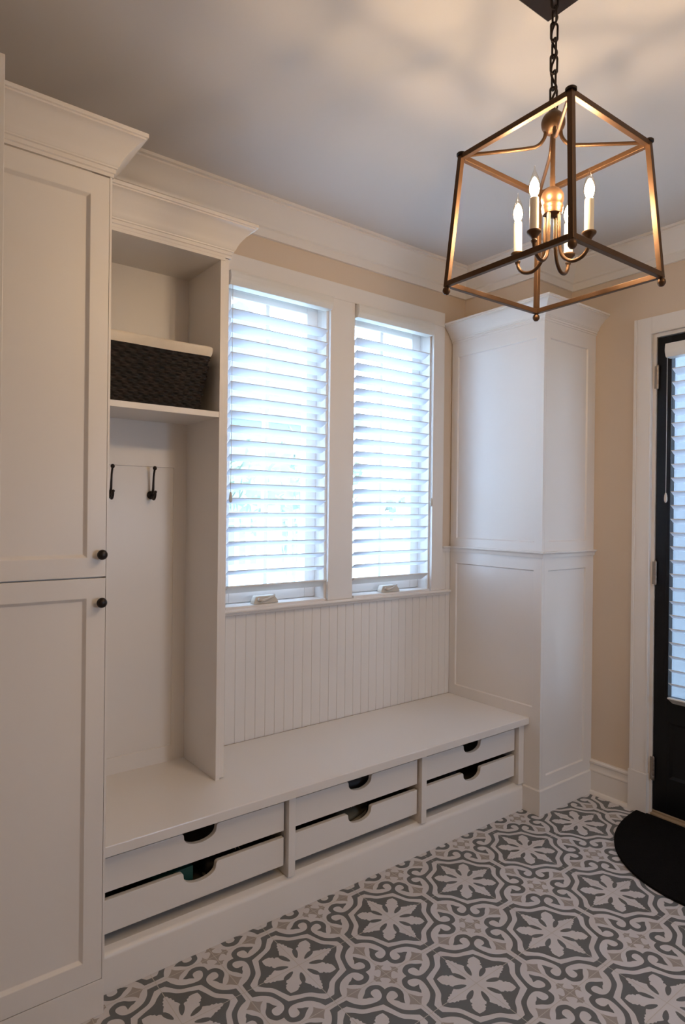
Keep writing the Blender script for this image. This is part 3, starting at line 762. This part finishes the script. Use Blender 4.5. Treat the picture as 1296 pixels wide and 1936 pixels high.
# ------------------------------------------------------------------ outside the windows
g = struct('ground_outside', boxes((-14, 30, -24, 40, -.35, -.30)), LAWN, label='pale lawn outside the windows', cat='lawn')
def fence(y, x0, x1):
    r = thing('garden_fence', 'white rail fence seen faintly through the window blinds', 'fence', ((x0+x1)/2, y, -.3))
    n = 0; x = x0
    while x <= x1+.01:
        pa(obj('post', boxes((x-.05, x+.05, y-.05, y+.05, -.3, 1.55)), FENCEW), r); x += 2.0
    pa(obj('rail', boxes((x0, x1, y-.03, y+.03, 1.40, 1.47)), FENCEW), r)
    pa(obj('rail', boxes((x0, x1, y-.03, y+.03, -.12, -.05)), FENCEW), r)
    bm = bmesh.new(); x = x0+.12
    while x < x1: box(bm, x-.02, x+.02, y-.012, y+.012, -.12, 1.40); x += .14
    pa(obj('pickets', bm, FENCEW), r)
fence(4.6, -.5, 9.5)
def house():
    r = thing('neighbour_house', 'pale sided house standing far beyond the garden fence', 'house', (9, 18, -.3))
    pa(obj('walls', boxes((2.5, 12.5, 17, 25, -.3, 4.6)), SIDING), r)
    bm = bmesh.new(); prism(bm, [(2.0, 4.5), (13, 4.5), (7.5, 8.2)], lambda u, v, d: (u, d, v), 16.5, 25.5)
    pa(obj('roof', bm, ROOF), r)
    for x in (4.2, 7.0, 9.8):
        f = pa(obj('window', boxes((x, x+1.0, 16.96, 17.0, 1.0, 2.6)), FENCEW), r)
        obj('pane', boxes((x+.08, x+.92, 16.94, 16.96, 1.08, 2.52)), SIDING, f)
house()
def tree(x, y, h, rad, label):
    r = thing('garden_tree', label, 'tree', (x, y, -.3), 'garden trees')
    bm = bmesh.new(); tube(bm, [(x, y, -.3), (x+.05, y, h*.3), (x-.03, y+.05, h*.7)], [.14, .11, .05], 10)
    pa(obj('trunk', bm, BARK, smooth=True), r)
    bm = bmesh.new()
    for k in range(420):
        a = random.uniform(0, 2*PI); rr = rad*random.random()**.4; zz = random.gauss(0, .42)
        c = Vector((x+rr*math.cos(a)*math.sqrt(max(0, 1-zz*zz)), y+rr*math.sin(a)*math.sqrt(max(0, 1-zz*zz)), h*.62+zz*h*.36))
        u = Vector((random.gauss(0, 1), random.gauss(0, 1), random.gauss(0, 1))).normalized(); v = u.orthogonal().normalized(); s = random.uniform(.10, .20)
        bm.faces.new([bm.verts.new(c+u*s), bm.verts.new(c+v*s*.55), bm.verts.new(c-u*s), bm.verts.new(c-v*s*.55)])
    pa(obj('crown', bm, LEAF), r)
tree(4.3, 8.6, 3.1, 1.5, 'low leafy tree showing faintly behind the left blind')
tree(8.2, 8.4, 2.6, 1.2, 'low leafy tree showing faintly behind the right blind')
def dimming_boards(x, y0, y1, h):  # invented board screen that darkens the bright view behind the door blind
    r = thing('dimming_boards', 'tall grey boards added to dim the view through the glass of the black door', 'fence', (x, (y0+y1)/2, -.3))
    bm = bmesh.new(); y = y0
    while y < y1:
        box(bm, x, x+.022, y, min(y+.138, y1), -.26, h); y += .14
    pa(obj('boards', bm, DIM_BOARD), r)
    for z in (.1, 1.5, h-.3): pa(obj('rail', boxes((x+.022, x+.062, y0, y1, z, z+.09)), DIM_BOARD), r)
    y = y0+.1
    while y < y1: pa(obj('post', boxes((x+.062, x+.152, y-.045, y+.045, -.3, h)), DIM_BOARD), r); y += 2.0
dimming_boards(2.7, -3.0, 3.2, 3.1)
bpy.context.view_layer.update()
